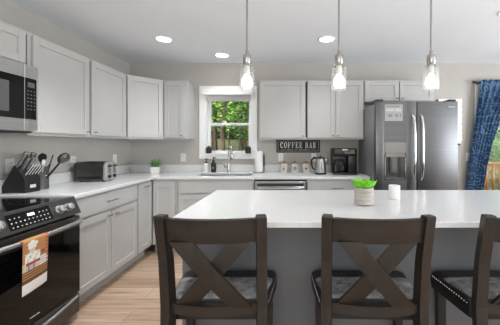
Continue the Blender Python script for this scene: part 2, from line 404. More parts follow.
# ------------------------------------------------------------------ cabinets
def shaker(bm, x0, x1, z0, z1, fr=.055, yf=-.02, yb=-.001):
    box(bm, x0, x0+fr, yf, yb, z0, z1, .002); box(bm, x1-fr, x1, yf, yb, z0, z1, .002)
    box(bm, x0+fr, x1-fr, yf, yb, z0, z0+fr, .002); box(bm, x0+fr, x1-fr, yf, yb, z1-fr, z1, .002)
    box(bm, x0+fr-.001, x1-fr+.001, yf+.011, yb, z0+fr-.001, z1-fr+.001)
def pull(parent, x, z, length, vertical=False, y=-.02, name='handle'):
    b = B()
    if vertical:
        tube(b, [(x, y-.024, z-length/2), (x, y-.024, z+length/2)], .0055, 10)
        for s in (-1, 1): tube(b, [(x, y, z+s*length*.36), (x, y-.024, z+s*length*.36)], .0045, 8)
    else:
        tube(b, [(x-length/2, y-.024, z), (x+length/2, y-.024, z)], .0055, 10)
        for s in ((-1, 1) if length > .06 else (0,)): tube(b, [(x+s*length*.36, y, z), (x+s*length*.36, y-.024, z)], .0045, 8)
    return obj(name, b, M_nickel, parent, True)
def upper(label, loc, rz, w, z0, z1, doors, depth=.30, rail=True, slot=False):
    t = thing('wall_cabinet', label, 'cabinet', loc, rz)
    b = B(); sl = .018 if slot else 0      # void added for a darker shade line between cabinets, closed by the frame rails
    box(b, .001, w-.001-sl, 0, depth-.001, z0, z1, .002)
    if slot: box(b, w-.001-sl, w-.001, 0, depth-.001, z1-.028, z1); box(b, w-.001-sl, w-.001, 0, depth-.001, z0, z0+.012)
    if rail: box(b, .001, w-.001, -.004, .02, z0-.012, z0, .002)
    obj('body', b, M_cab, t)
    for (x0, x1, kn) in doors:
        b = B(); shaker(b, x0, x1, z0+.012, z1-.018); d = obj('door', b, M_cab, t)
        if kn is not None: pull(d, x0+.028 if kn < 0 else x1-.028, z0+.04, .035)
    return t
ZU0, ZU1 = 1.372, 2.13
XF = XL+.301      # front plane of the left wall cabinets
upper('short grey wall cabinet above the microwave', (XF, 1.31, 0), PI/2, .755, 1.87, ZU1, [(.012, .375, None), (.38, .728, None)], rail=False, slot=True)
upper('grey shaker wall cabinet next to the microwave, one wide door', (XF, 2.068, 0), PI/2, .64, ZU0, ZU1, [(.03, .612, 1)], slot=True)
upper('grey shaker wall cabinet above the toaster, between two other cabinets', (XF, 2.709, 0), PI/2, .60, ZU0, ZU1, [(.008, .575, -1)], slot=True)
upper('narrow grey wall cabinet just left of the sink window', (-1.64+.003, YB-.301, 0), 0, .30, ZU0, ZU1, [(.012, .27, 1)])
upper('wide single-door grey wall cabinet directly right of the sink window', (-.40, YB-.301, 0), 0, .62, ZU0, ZU1, [(.012, .595, 1)], slot=True)
upper('two-door grey wall cabinet above the kettle and coffee maker', (.221, YB-.301, 0), 0, .735, ZU0, ZU1, [(.012, .36, 1), (.372, .723, -1)])
upper('short two-door grey wall cabinet above the refrigerator', (.957, YB-.301, 0), 0, .91, 1.85, ZU1, [(.012, .448, 1), (.46, .898, -1)], rail=False)
# diagonal corner cabinet
base = Vector((XF, 3.31, 0)); t = thing('wall_cabinet', 'diagonal grey corner wall cabinet where the two walls meet', 'cabinet', base, PI/4)
R = Matrix.Rotation(-PI/4, 4, 'Z')
plan = [(XL+.001, YB-.001), (XL+.001, 3.311), (XF, 3.311), (-1.638, YB-.301), (-1.638, YB-.001)]
pl = [(R @ (Vector((x, y, 0))-base)) for x, y in plan]
b = B(); prism(b, [(p.x, p.y) for p in pl], ZU0, ZU1, 'z', bev=.002)
wd = pl[3].x
box(b, .005, wd-.005, -.004, .02, ZU0-.012, ZU0, .002); obj('body', b, M_cab, t)
b = B(); shaker(b, .014, wd-.014, ZU0+.012, ZU1-.018); d = obj('door', b, M_cab, t); pull(d, wd-.045, ZU0+.04, .035)

ZC = .884   # top of base cabinets
def basecab(label, loc, rz, w, parts, depth=.60, name='base_cabinet', slot=False):
    t = thing(name, label, 'cabinet', loc, rz)
    b = B(); sl = .018 if slot else 0  # same void added for a dark shade line between base cabinets
    box(b, .001, w-.001-sl, 0, depth, .105, ZC-.001, .002)
    if slot: box(b, w-.001-sl, w-.001, 0, depth, ZC-.02, ZC-.001); box(b, w-.001-sl, w-.001, 0, depth, .105, .125)
    box(b, .001, w-.001, .075, depth, 0, .105)
    obj('body', b, M_cab, t)
    for kind, x0, x1, z0, z1, h in parts:
        b = B()
        if kind == 'drawer':
            box(b, x0, x1, -.02, -.001, z0, z1, .003); d = obj('drawer', b, M_cab, t)
            if h: pull(d, (x0+x1)/2, (z0+z1)/2, h)
        else:
            shaker(b, x0, x1, z0, z1); d = obj('door', b, M_cab, t)
            if h is not None: pull(d, h[0], h[1], h[2])
    return t
XB = XL+.613
basecab('grey base cabinet beside the range with one drawer above two doors', (XB, 2.083, 0), PI/2, .895,
        [('drawer', .018, .868, .715, .865, .13), ('door', .018, .442, .125, .695, (.40, .66, .05)), ('door', .453, .868, .125, .695, (.495, .66, .05))], slot=True)
basecab('narrow grey base cabinet with one tall door at the inside corner', (XB, 2.979, 0), PI/2, .30, [('door', .02, .285, .125, .865, (.15, .825, .1))], depth=.6)
basecab('grey corner base cabinet with a single plain door, left of the sink base', (XB+.004, YB-.613, 0), 0, .30, [('door', .02, .275, .125, .85, None)], depth=.61)
t = thing('sink_base_cabinet', 'grey sink base cabinet with a false drawer front under the window', 'cabinet', (-1.331, YB-.613, 0))
b = B(); box(b, .001, .907, 0, .018, .105, ZC-.001); box(b, .001, .02, .018, .61, .105, ZC-.001); box(b, .888, .907, .018, .61, .105, ZC-.001)
box(b, .02, .888, .59, .61, .105, ZC-.001); box(b, .02, .888, .018, .59, .105, .125); box(b, .001, .907, .075, .61, 0, .105); obj('body', b, M_cab, t)
b = B(); box(b, .018, .89, -.02, -.001, .722, .85, .003); obj('drawer_front', b, M_cab, t)
for x0, x1, hx in ((.018, .448, .41), (.46, .89, .5)):
    b = B(); shaker(b, x0, x1, .125, .70); d = obj('door', b, M_cab, t); pull(d, hx, .665, .05)
basecab('grey base cabinet with drawer under the coffee maker', (.197, YB-.613, 0), 0, .735, [('drawer', .015, .72, .715, .855, .13), ('door', .015, .362, .125, .70, (.33, .665, .05)), ('door', .373, .72, .125, .70, (.405, .665, .05))], depth=.61)

# dishwasher
t = thing('dishwasher', 'stainless steel dishwasher under the counter right of the sink', 'dishwasher', (-.419, YB-.613, 0))
b = B(); box(b, .004, .608, .0, .57, .1, ZC-.006); box(b, .004, .608, .05, .5, 0, .1); obj('body', b, M_black, t)
b = B(); box(b, .008, .604, -.03, -.001, .12, .80, .004); box(b, .008, .604, -.03, -.001, .835, .862, .004); box(b, .008, .03, -.03, -.001, .80, .835); box(b, .58, .604, -.03, -.001, .80, .835); d = obj('door', b, M_steel_light, t)
b = B(); box(b, .03, .58, -.012, -.002, .80, .835); obj('pocket', b, M_dark_steel, d)
b = B(); tube(b, [(.06, -.055, .78), (.55, -.055, .78)], .011, 12); tube(b, [(.09, -.03, .78), (.09, -.055, .78)], .007, 8); tube(b, [(.52, -.03, .78), (.52, -.055, .78)], .007, 8); obj('handle', b, M_steel_light, d, True)

# ------------------------------------------------------------------ perimeter countertop
t = thing('countertop', 'white quartz countertop running along the left wall and back wall', 'countertop', (XL, YB, ZC))
XC = .645
SX0, SX1, SY0, SY1 = 1.055, 1.765, -.50, -.13     # sink cut-out (local)
b = B()
z0, z1 = 0, .03
box(b, .001, XC, -1.838, -XC, z0, z1, .003)
box(b, .001, SX0, -XC, -.001, z0, z1, .003); box(b, SX1, 3.195, -XC, -.001, z0, z1, .003)
box(b, SX0, SX1, -XC, SY0, z0, z1, .003); box(b, SX0, SX1, SY1, -.001, z0, z1, .003)
obj('slab', b, M_quartz, t)
b = B(); box(b, .001, .021, -1.838, -.021, .03, .132, .002); box(b, .001, 3.195, -.021, -.001, .03, .132, .002); obj('backsplash', b, M_quartz, t)

# sink
t = thing('kitchen_sink', 'undermount stainless sink basin below the window', 'sink', (XL+(SX0+SX1)/2, YB+(SY0+SY1)/2, ZC))
b = B(); sw, sd = (SX1-SX0)/2, (SY1-SY0)/2
def rr(w, d, z, r=.04, n=5):
    out = []
    for cx, cy, a in ((w-r, d-r, 0), (-w+r, d-r, PI/2), (-w+r, -d+r, PI), (w-r, -d+r, 1.5*PI)):
        for k in range(n+1):
            A = a+k*PI/2/n; out.append(Vector((cx+r*math.cos(A), cy+r*math.sin(A), z)))
    return out
loft(b, [rr(sw+.02, sd+.02, -.003), rr(sw-.001, sd-.001, -.003), rr(sw-.006, sd-.006, -.03), rr(sw-.015, sd-.015, -.19), rr(sw-.05, sd-.05, -.2)])
loft(b, [rr(sw+.02, sd+.02, -.003), rr(sw+.004, sd+.004, -.006), rr(sw-.005, sd-.005, -.2), rr(sw-.04, sd-.04, -.21)])
obj('basin', b, M_steel, t, True)
b = B(); lathe(b, [(.045, -.199), (.045, -.196), (.02, -.197), (.0, -.198)]); obj('drain', b, M_chrome, t, True)

# faucet
ZT = .914
FX, FY = -.845, 3.845
t = thing('faucet', 'brushed nickel gooseneck faucet with pull-down sprayer behind the sink', 'faucet', (FX, FY, ZT))
b = B(); lathe(b, [(.028, 0), (.028, .008), (.022, .014), (.019, .1), (.016, .13), (.014, .14)]); obj('base', b, M_nickel, t, True)
ca, sa = math.cos(math.radians(-58)), math.sin(math.radians(-58))
pts = [(0, 0, .13), (0, 0, .29)]+[(.055*(1-math.cos(a))*ca, .055*(1-math.cos(a))*sa, .29+.075*math.sin(a)) for a in [PI*k/12 for k in range(1, 12)]]+[(.11*ca, .11*sa, .285)]
b = B(); tube(b, pts, .0125, 12); obj('spout', b, M_nickel, t, True)
b = B(); tube(b, [(.11*ca, .11*sa, .29), (.114*ca, .114*sa, .26), (.122*ca, .122*sa, .195), (.123*ca, .123*sa, .185)], [.015, .017, .021, .016], 12); obj('spray_head', b, M_nickel, t, True)
b = B(); tube(b, [(-.012, -.005, .055), (-.04, -.015, .07), (-.06, -.02, .10), (-.066, -.022, .16)], [.013, .011, .007, .006], 10); obj('lever', b, M_nickel, t, True)

def bottle(label, x, y, bm_, pump, h):
    t = thing('soap_dispenser', label, 'soap dispenser', (x, y, ZT))
    b = B(); lathe(b, [(.03, 0), (.034, .004), (.034, h*.72), (.03, h*.84), (.014, h*.95), (.013, h)]); obj('bottle', b, bm_, t, True)
    b = B(); lathe(b, [(.016, h-.004), (.016, h+.018), (.006, h+.02), (.006, h+.045), (.012, h+.047), (.012, h+.057), (.003, h+.06)]); tube(b, [(0, 0, h+.052), (.03, -.018, h+.05), (.036, -.021, h+.043)], .005, 8); obj('pump', b, pump, t, True)
    return t
bottle('white soap bottle with black pump left of the sink faucet', -1.16, 3.86, M_white, M_black, .13)
t = bottle('black soap bottle with pale label beside the faucet', -1.055, 3.85, M_black, M_black, .15)
b = B(); lathe(b, [(.0345, .03), (.0346, .031), (.0346, .085), (.0345, .086)], caps=False); obj('label', b, M_charcoal, t, True)
b = B()
for z, wq in ((.07, .02), (.06, .026), (.05, .016)): box(b, -wq/2, wq/2, -.0362, -.0345, z, z+.003)
obj('lettering', b, M_print, t)

# paper towel holder and roll
HX, HY = -.425, 3.80
t = thing('paper_towel_holder', 'nickel countertop paper towel stand right of the window', 'paper towel holder', (HX, HY, ZT))
b = B(); lathe(b, [(.078, 0), (.08, .004), (.078, .01), (.01, .013), (.008, .02)]); obj('base', b, M_nickel, t, True)
b = B(); tube(b, [(0, 0, .012), (0, 0, .315)], .006, 10); lathe(b, [(.006, .31), (.013, .318), (.013, .328), (.004, .335)]); obj('post', b, M_nickel, t, True)
b = B(); tube(b, [(.073, -.02, .01), (.073, -.02, .24), (.073, -.02, .26)], [.006, .006, .008], 10); box(b, .062, .084, -.034, -.01, .09, .23, .004); obj('tension_arm', b, M_charcoal, t, True)
b = B(); loft(b, [[Vector((r*math.cos(2*PI*k/28), r*math.sin(2*PI*k/28), z)) for k in range(28)] for r, z in ((.02, 0), (.056, 0), (.058, .004), (.058, .276), (.056, .28), (.02, .28), (.02, 0))], caps=False)
o = obj('paper_towel_roll', b, M_paper, None, True); o.location = (HX, HY, ZT+.0135); tag(o, 'white paper towel roll standing on the nickel holder', 'paper towel roll')

# blind headrail in the window
t = thing('window_blind', 'white window blind fully raised at the top of the sink window', 'blind', ((WX0+WX1)/2, YB-.03, WZ1))
b = B(); box(b, -hw-.035, hw+.035, -.035, .004, -.045, .025, .004); obj('headrail', b, M_trim, t)
b = B()
for k in range(9): box(b, -hw+.02, hw-.02, .035, .07, -.056-k*.008, -.050-k*.008, .001)
for s in (-1, 1): box(b, s*.24-.004, s*.24+.004, .05, .055, -.125, .0)
box(b, -hw+.02, hw-.02, .03, .075, -.046, -.02, .002)
obj('stacked_slats', b, M_trim, t)

def leafblade(bm, base, az, tilt, length, wid, mi=0, curl=.25):
    rings = []; d = Vector((math.cos(az)*math.sin(tilt), math.sin(az)*math.sin(tilt), math.cos(tilt))); s = Vector((-math.sin(az), math.cos(az), 0)); nrm = d.cross(s)
    for k in range(6):
        u = k/5; wv = wid*math.sin(PI*(.18+.8*u))**.8; p = Vector(base)+d*length*u+nrm*(-curl*length*u*u)
        th = wid*.22*(1-u*.8)
        rings.append([p+s*wv/2, p+nrm*th, p-s*wv/2, p-nrm*th*.6])
    loft(bm, rings, mi)
# sill pots
def sillpot(label, x, leafm):
    t = thing('potted_succulent', label, 'potted plant', (x, YB-.012, WZ0+.0085))
    b = B(); lathe(b, [(.032, 0), (.037, .003), (.042, .07), (.042, .078), (.037, .078), (.036, .068), (.001, .066)], seg=20); obj('pot', b, M_charcoal, t, True)
    b = B(); r_ = random.Random(x)
    for k in range(16): leafblade(b, (0, 0, .064), k*2.4, .2+.05*k, .045+.003*(k % 4), .02)
    obj('leaves', b, leafm, t, True)
sillpot('small teal succulent in a black pot at the left end of the window sill', -1.135, M_teal)
sillpot('small dark plant in a black pot at the right end of the window sill', -.59, M_teal)

# potted succulent on corner counter
t = thing('potted_succulent', 'green spiky succulent in a square white pot on the corner of the counter', 'potted plant', (-1.775, 3.68, ZT), .35)
b = B(); rings = []
for hw_, z in ((.045, 0), (.05, .003), (.056, .085), (.056, .09), (.048, .09), (.047, .078)): rings.append([Vector((sx*hw_, sy*hw_, z)) for sx, sy in ((1, 1), (-1, 1), (-1, -1), (1, -1))])
loft(b, rings, smooth=False); obj('pot', b, M_ceramic, t)
b = B(); box(b, -.046, .046, -.046, .046, .07, .08); obj('soil', b, M_soil, t)
b = B()
for k in range(34):
    ring = k/34; leafblade(b, (.012*math.cos(k*2.4), .012*math.sin(k*2.4), .078), k*2.4, .12+1.0*ring, .12-.03*ring+.012*(k % 3), .024)
obj('leaves', b, M_leafgreen, t, True)

# ------------------------------------------------------------------ outlets and switches
def outlet(label, loc, rz, switch=False):
    t = thing('wall_outlet' if not switch else 'light_switch', label, 'outlet' if not switch else 'switch', loc, rz)
    b = B(); box(b, -.036, .036, -.006, 0, -.058, .058, .002); obj('plate', b, M_white, t)
    if switch:
        b = B(); box(b, -.016, .016, -.009, -.006, -.033, .033, .002); obj('rocker', b, M_white, t)
    else:
        for s in (-1, 1):
            b = B(); box(b, -.016, .016, -.008, -.0055, s*.02-.014, s*.02+.014, .002); r_ = obj('receptacle', b, M_white, t)
            b = B()
            for q in (-.006, .006): box(b, q-.001, q+.001, -.0085, -.008, s*.02-.004, s*.02+.006)
            obj('slot', b, M_printdark, r_)
outlet('white outlet on the left wall behind the knife block', (XL, 2.24, 1.12), PI/2)
outlet('white outlet on the left wall behind the toaster', (XL, 2.89, 1.115), PI/2)
outlet('white outlet on the left wall near the room corner', (XL, 3.58, 1.112), PI/2)
outlet('white outlet on the back wall between corner plant and window', (-1.50, YB, 1.115), 0)
outlet('white outlet on the back wall below the left end of the coffee sign', (-.13, YB, 1.115), 0)
outlet('white outlet on the back wall below the right end of the coffee sign', (.335, YB, 1.115), 0)
outlet('white switch plate on the wall between refrigerator and curtain', (2.505, YB, 1.125), 0, True)

# ------------------------------------------------------------------ coffee bar sign
t = thing('wall_sign', 'black rectangular sign with white serif COFFEE BAR lettering above the canisters', 'sign', (.115, YB, 1.275))
SW, SH = .305, .09
b = B(); box(b, -SW, SW, -.016, 0, -SH, SH, .002); obj('board', b, mat('sign_black', '#1b1a19', .6), t)
b = B()
for (x0, x1, z0, z1) in ((-SW+.02, SW-.02, SH-.022, SH-.018), (-SW+.02, SW-.02, -SH+.018, -SH+.022), (-SW+.02, -SW+.024, -SH+.018, SH-.018), (SW-.024, SW-.02, -SH+.018, SH-.018)): box(b, x0, x1, -.0175, -.016, z0, z1)
obj('border', b, M_print, t)
def glyph(bm, ch, x, z, h, w):
    Y0, Y1 = -.019, -.016
    def quad(pts): prism(bm, [(x+u*w, z+v*h) for u, v in pts], Y0, Y1, 'y')
    def rect(u0, u1, v0, v1): quad([(u0, v0), (u1, v0), (u1, v1), (u0, v1)])
    def ring(cu, cv, ro, vo, ri, vi, a0, a1, n=14):
        for k in range(n):
            A, Bq = a0+(a1-a0)*k/n, a0+(a1-a0)*(k+1)/n
            quad([(cu+ro*math.cos(A), cv+vo*math.sin(A)), (cu+ro*math.cos(Bq), cv+vo*math.sin(Bq)), (cu+ri*math.cos(Bq), cv+vi*math.sin(Bq)), (cu+ri*math.cos(A), cv+vi*math.sin(A))])
    st = .26
    if ch in 'FEBR': rect(.12, .12+st, 0, 1); rect(.0, .5, 0, .07); rect(.0, .5, .93, 1)
    if ch in 'FE': rect(.3, .95, .92, 1); rect(.85, .95, .7, 1); rect(.3, .7, .46, .54); rect(.63, .72, .36, .64)
    if ch == 'E': rect(.3, .98, 0, .08); rect(.88, .98, 0, .3)
    if ch == 'O': ring(.5, .5, .5, .52, .24, .44, 0, 2*PI, 24)
    if ch == 'C': ring(.5, .5, .5, .52, .22, .44, .75, 2*PI-.75, 20); rect(.8, .92, .66, 1); rect(.84, .92, .04, .3)
    if ch in 'BR': ring(.42, .74, .48, .26, .2, .18, -PI/2, PI/2); rect(.3, .5, .47, .54)
    if ch == 'B': ring(.44, .26, .54, .27, .24, .19, -PI/2, PI/2); rect(.3, .5, 0, .08); rect(.3, .5, .92, 1)
    if ch == 'R': quad([(.42, .5), (.7, .5), (1.0, 0), (.72, 0)]); rect(.7, 1.08, 0, .07)
    if ch == 'A': quad([(.08, 0), (.2, 0), (.56, 1), (.46, 1)]); quad([(.62, 0), (.95, 0), (.62, 1), (.42, 1)]); rect(.25, .75, .28, .36); rect(-.02, .32, 0, .07); rect(.55, 1.05, 0, .07)
b = B(); x = -.252; cwid = .047
for ch in 'COFFEE BAR':
    if ch == ' ': x += .028; continue
    glyph(b, ch, x, -.028, .082, cwid*.92); x += cwid+.0065
obj('lettering', b, M_paper, t)
b = B(); r_ = random.Random(3); pts = []
for k in range(70):
    u = k/69; gap = 0
    pts.append((-.16+.32*u, -.0175, -.052+.011*math.sin(k*1.35)*(.5+.5*math.sin(k*.37)) + .004*math.sin(k*.6)))
for a0, a1 in ((0, 20), (23, 34), (37, 70)): tube(b, pts[a0:a1], .0022, 5)
tube(b, [(-.24, -.0175, -.052), (-.18, -.0175, -.052)], .002, 5); tube(b, [(.18, -.0175, -.052), (.24, -.0175, -.052)], .002, 5)
obj('script_line', b, M_print, t)

# canisters
M_canister = noisy('canister_paint', '#b9b7b3', '#c6c4c0', (15, 15, 15), .5)
for i, (x, lab) in enumerate(((-.083, 'grey canister with wooden lid, closest to the paper towels'), (.067, 'grey canister with wooden lid, middle of the three under the sign'), (.218, 'grey canister with wooden lid, closest to the kettle'))):
    t = thing('canister', lab, 'canister', (x, 3.82, ZT), 0, 'canisters under the coffee sign')
    b = B(); loft(b, [rr(.05, .05, z, .014, 3) for z in (0, .118)]); obj('body', b, M_canister, t, True)
    b = B(); loft(b, [rr(q, q, z, .013, 3) for q, z in ((.05, .1185), (.052, .121), (.052, .136), (.049, .139))]); l_ = obj('lid', b, M_lidwood, t, True)
    b = B(); lathe(b, [(.006, .138), (.006, .144), (.011, .148), (.011, .154), (.004, .158)], seg=14); obj('knob', b, M_black, l_, True)
    b = B()
    if i == 0: prism(b, [(-.012, .045), (.012, .045), (.006, .07), (-.006, .07)], -.0515, -.0498); box(b, -.02, .02, -.0515, -.0498, .034, .038)
    elif i == 1: box(b, -.018, .018, -.0515, -.0498, .066, .076); box(b, -.024, .024, -.0515, -.0498, .046, .058); box(b, -.014, .014, -.0515, -.0498, .032, .037)
    else: prism(b, [(0, .04), (.02, .062), (.012, .072), (0, .064), (-.012, .072), (-.02, .062)], -.0515, -.0498)
    obj('print', b, M_printdark, t)

# electric kettle
t = thing('electric_kettle', 'steel electric kettle with black handle on the coffee counter', 'kettle', (.395, 3.60, ZT), 0)
b = B(); lathe(b, [(.075, 0), (.078, .006), (.074, .018), (.06, .02)]); obj('power_base', b, M_black, t, True)
b = B(); lathe(b, [(.07, .021), (.073, .026), (.068, .1), (.058, .19), (.054, .2)]); prism(b, [(.035, .2), (.052, .2), (.085, .195), (.06, .15)], -.018, .018, 'y', bev=.004); obj('jug', b, M_steel_light, t, True)
b = B(); lathe(b, [(.056, .2), (.054, .212), (.03, .222), (.012, .224), (.012, .236), (.004, .24)]); obj('lid', b, M_black, t, True)
b = B(); tube(b, [(-.045, 0, .205), (-.085, 0, .212), (-.115, 0, .185), (-.118, 0, .13), (-.1, 0, .075), (-.068, 0, .055)], [.012, .014, .013, .012, .011, .01], 10); obj('handle', b, M_black, t, True)
b = B()
for k in range(7): box(b, -.006, .006, -.0745+.0009*k, -.06, .06+k*.014, .069+k*.014)
obj('lettering', b, M_printdark, t)

# coffee maker
t = thing('coffee_maker', 'black drip coffee maker with glass carafe at the end of the counter', 'coffee maker', (.70, 3.60, ZT), 0)
b = B(); box(b, -.155, .14, -.13, .15, 0, .03, .008, seg=2); box(b, -.155, .14, .03, .15, .025, .33, .012, seg=2); box(b, -.155, .14, -.11, .16, .235, .335, .018, seg=3); box(b, .03, .145, -.09, .15, .02, .3, .01, seg=2); obj('body', b, M_black, t, True)
b = B(); box(b, -.02, .11, -.118, -.11, .262, .318, .004); obj('control_panel', b, M_dark_steel, t)
b = B(); box(b, .0, .06, -.121, -.118, .29, .31, .001); obj('display', b, M_printdark, t)
cf = B(); lathe(cf, [(.055, .034), (.068, .045), (.072, .09), (.058, .14), (.046, .165), (.048, .178)], c=(-.065, -.045, 0)); c_ = obj('carafe', cf, thin_glass('carafe_glass', '#d0d0d0', .4), t, True)
b = B(); lathe(b, [(.0525, .036), (.065, .047), (.068, .085), (.06, .1), (.001, .1)], c=(-.065, -.045, 0)); obj('coffee', b, mat('coffee', '#2a1a10', .1), c_, True)
b = B(); lathe(b, [(.05, .175), (.05, .188), (.02, .196), (.001, .197)], c=(-.065, -.045, 0)); obj('carafe_lid', b, M_black, c_, True)
b = B(); tube(b, [(-.112, -.055, .178), (-.15, -.06, .175), (-.165, -.062, .13), (-.15, -.06, .085), (-.132, -.055, .08)], .009, 8); obj('carafe_handle', b, M_black, c_, True)
b = B(); box(b, -.05, .02, -.128, -.112, .305, .325, .004); obj('lid_catch', b, M_chrome, t)

# ------------------------------------------------------------------ refrigerator
RX0, RX1, RY = .953, 1.868, 3.10
t = thing('refrigerator', 'stainless steel french-door refrigerator with water dispenser right of the coffee counter', 'refrigerator', ((RX0+RX1)/2, RY, 0))
fw = (RX1-RX0)/2
b = B(); box(b, -fw+.004, fw-.004, .075, .79, .03, 1.755, .006); box(b, -fw+.02, fw-.02, .12, .75, 0, .03); obj('body', b, M_steel_side, t)
gp = (417-290)/90-(RX0+RX1)/2
def fdoor(x0, x1, z0, z1, holes=None):
    b = B(); box(b, x0, x1, 0, .07, z0, z1, .01, seg=3); return b
d1x0, d1x1, d2x0, d2x1 = -fw, gp-.004, gp+.004, fw
# left door with dispenser recess
hx0, hx1, hz0, hz1 = -fw+.10, -fw+.335, .905, 1.32
b = B()
box(b, d1x0, hx0, 0, .07, .70, 1.775, .008, seg=2); box(b, hx1, d1x1, 0, .07, .70, 1.775, .008, seg=2)
box(b, hx0-.008, hx1+.008, .0, .07, hz1, 1.775, .0); box(b, hx0-.008, hx1+.008, .0, .07, .70, hz0, .0); box(b, hx0-.008, hx1+.008, .055, .07, hz0, hz1)
ld = obj('left_door', b, M_steel, t, True)
b = B(); box(b, hx0, hx1, -.003, .02, 1.20, hz1, .003); obj('dispenser_panel', b, mat('dispenser_grey', '#8e8e8d', .35, .4), ld)
b = B()
box(b, hx0, hx0+.012, -.004, .055, hz0, 1.20, .002); box(b, hx1-.012, hx1, -.004, .055, hz0, 1.20, .002); box(b, hx0, hx1, -.004, .055, hz0, hz0+.014, .002); box(b, hx0, hx1, -.004, .0, 1.155, 1.2, .001)
obj('dispenser_frame', b, M_chrome, ld)
b = B(); box(b, hx0+.012, hx1-.012, .05, .0548, hz0+.014, 1.2); obj('dispenser_cavity', b, M_dark_steel, ld)
b = B(); box(b, hx0+.065, hx0+.15, .01, .05, hz0+.07, 1.19, .006); box(b, hx0+.08, hx0+.135, .003, .012, hz0+.09, 1.12, .004); obj('dispenser_paddle', b, M_steel, ld)
b = B(); box(b, d2x0, d2x1, 0, .07, .70, 1.775, .008, seg=2); rd = obj('right_door', b, M_steel, t, True)
b = B(); box(b, -fw, fw, 0, .07, .06, .69, .008, seg=2); fd = obj('freezer_drawer', b, M_steel, t, True)
def fridge_handle(x, parent):
    b = B(); pts = [(x, -.004, 1.63), (x, -.03, 1.60), (x, -.052, 1.5), (x, -.06, 1.27), (x, -.052, 1.04), (x, -.03, .93), (x, -.004, .90)]
    rings = []
    for p in pts: rings.append([Vector(p)+Vector((q*math.cos(a), .009*math.sin(a), 0)) for q in (.0135,) for a in [2*PI*k/10 for k in range(10)]])
    loft(b, rings); obj('handle', b, M_chrome, parent, True)
fridge_handle(gp-.045, ld); fridge_handle(gp+.045, rd)
b = B(); tube(b, [(-.36, -.004, .62), (-.33, -.05, .62), (.33, -.05, .62), (.36, -.004, .62)], .012, 10); obj('handle', b, M_chrome, fd, True)
b = B(); box(b, fw-.115, fw-.035, -.003, -.0, 1.70, 1.722, .001); obj('badge', b, M_chrome, rd)
for x0 in (-fw+.01, fw-.09): b = B(); box(b, x0, x0+.08, .02, .16, 1.776, 1.80, .004); obj('hinge_cover', b, M_charcoal, t)
b = B(); nx, nz = 12, 12; px0, px1, pz0, pz1 = -fw+.1, -fw+.30, 1.555, 1.74
r_ = random.Random(4)
for i in range(nx):
    for k in range(nz):
        x0, x1 = px0+(px1-px0)*i/nx, px0+(px1-px0)*(i+1)/nx; z0, z1 = pz0+(pz1-pz0)*k/nz, pz0+(pz1-pz0)*(k+1)/nz
        mi = 0
        if 3 <= k <= 4 and i in (2, 3, 4, 7, 8, 10): mi = 1
        if k in (7, 8) and i not in (0, 6, 11): mi = 2
        if k == 10 and 1 <= i <= 9: mi = 1
        f = b.faces.new([b.verts.new(p) for p in ((x0, -.0015, z0), (x1, -.0015, z0), (x1, -.0015, z1), (x0, -.0015, z1))]); f.material_index = mi
bmesh.ops.remove_doubles(b, verts=list(b.verts), dist=1e-5)
box(b, px0, px1, -.0013, -.0002, pz0, pz1)
o = obj('paper_notice', b, [mat('notice_paper', '#a2a2a1', .5), mat('notice_grey', '#858584', .5), mat('notice_light', '#bdbdbc', .5)])
o.location = ((RX0+RX1)/2, RY, 0); tag(o, 'printed grey notice stuck high on the left refrigerator door', 'notice')

# white wall panel behind the fridge
t = thing('wall_organizer', 'white wall panel edged with small tiles, mostly hidden behind the refrigerator', 'wall panel', (2.24, YB, 1.31))
b = B(); box(b, -.17, .15, -.02, 0, .0, .62, .003); obj('panel', b, M_white, t)
b = B()
for k in range(7): box(b, .09, .16, -.03, -.02, .03+k*.083, .03+k*.083+.07, .004)
obj('tiles', b, M_paper, t)
b = B(); box(b, -.17, .16, -.03, -.02, .595, .625, .003); obj('top_strip', b, M_white, t)
b = B(); box(b, .115, .135, -.028, -.006, -.025, 0, .002); box(b, -.19, -.165, -.028, -.006, .585, .61, .002); obj('clip', b, M_charcoal, t)

# ------------------------------------------------------------------ curtain and rod
t = thing('curtain_rod', 'black metal curtain rod with finial above the patio door', 'curtain rod', (2.54, YB, 2.155))
b = B(); tube(b, [(.02, -.085, 0), (2.04, -.085, 0)], .011, 12); obj('pole', b, M_black, t, True)
for x in (0, 2.06): b = B(); Mx = Matrix.Translation((x, -.085, 0)) @ Matrix.Rotation(PI/2, 4, 'Y'); lathe(b, [(.004, -.03), (.018, -.02), (.02, 0), (.013, .018), (.01, .022)], M=Mx, seg=14); obj('finial', b, M_black, t, True)
for x in (.075, 1.95): b = B(); box(b, x-.008, x+.008, -.095, -.006, -.022, -.01, .002); box(b, x-.014, x+.014, -.006, 0, -.045, .02, .002); obj('bracket', b, M_black, t)
b = B(); NX, NZ = 70, 40
cl = [(2.19, 2.61), (2.0, 2.59), (1.65, 2.545), (1.3, 2.50), (1.0, 2.455), (.68, 2.42), (.3, 2.44), (.03, 2.44)]
cr = [(2.19, 3.20), (2.0, 3.10), (1.65, 2.89), (1.3, 2.77), (1.0, 2.70), (.68, 2.645), (.3, 2.69), (.03, 2.70)]
def interp(tab, z):
    for (z1, v1), (z0, v0) in zip(tab, tab[1:]):
        if z0 <= z <= z1: return v0+(v1-v0)*(z-z0)/(z1-z0)
    return tab[-1][1] if z < tab[-1][0] else tab[0][1]
rows = []
for k in range(NZ+1):
    z = 2.185-(2.155)*k/NZ; a, c = interp(cl, z), interp(cr, z); row = []
    for i in range(NX+1):
        u = i/NX; amp = .03 if k > 2 else .014
        y = YB-.085-.012+amp*math.sin(u*2*PI*7+.6*math.sin(z*2))*(.75+.25*math.sin(u*9+z))
        if abs(z-2.155) < .03: y = min(y, YB-.085-.013)
        row.append(Vector((a+(c-a)*(u+.012*math.sin(u*40+z*3)), y, z)))
    rows.append(row)
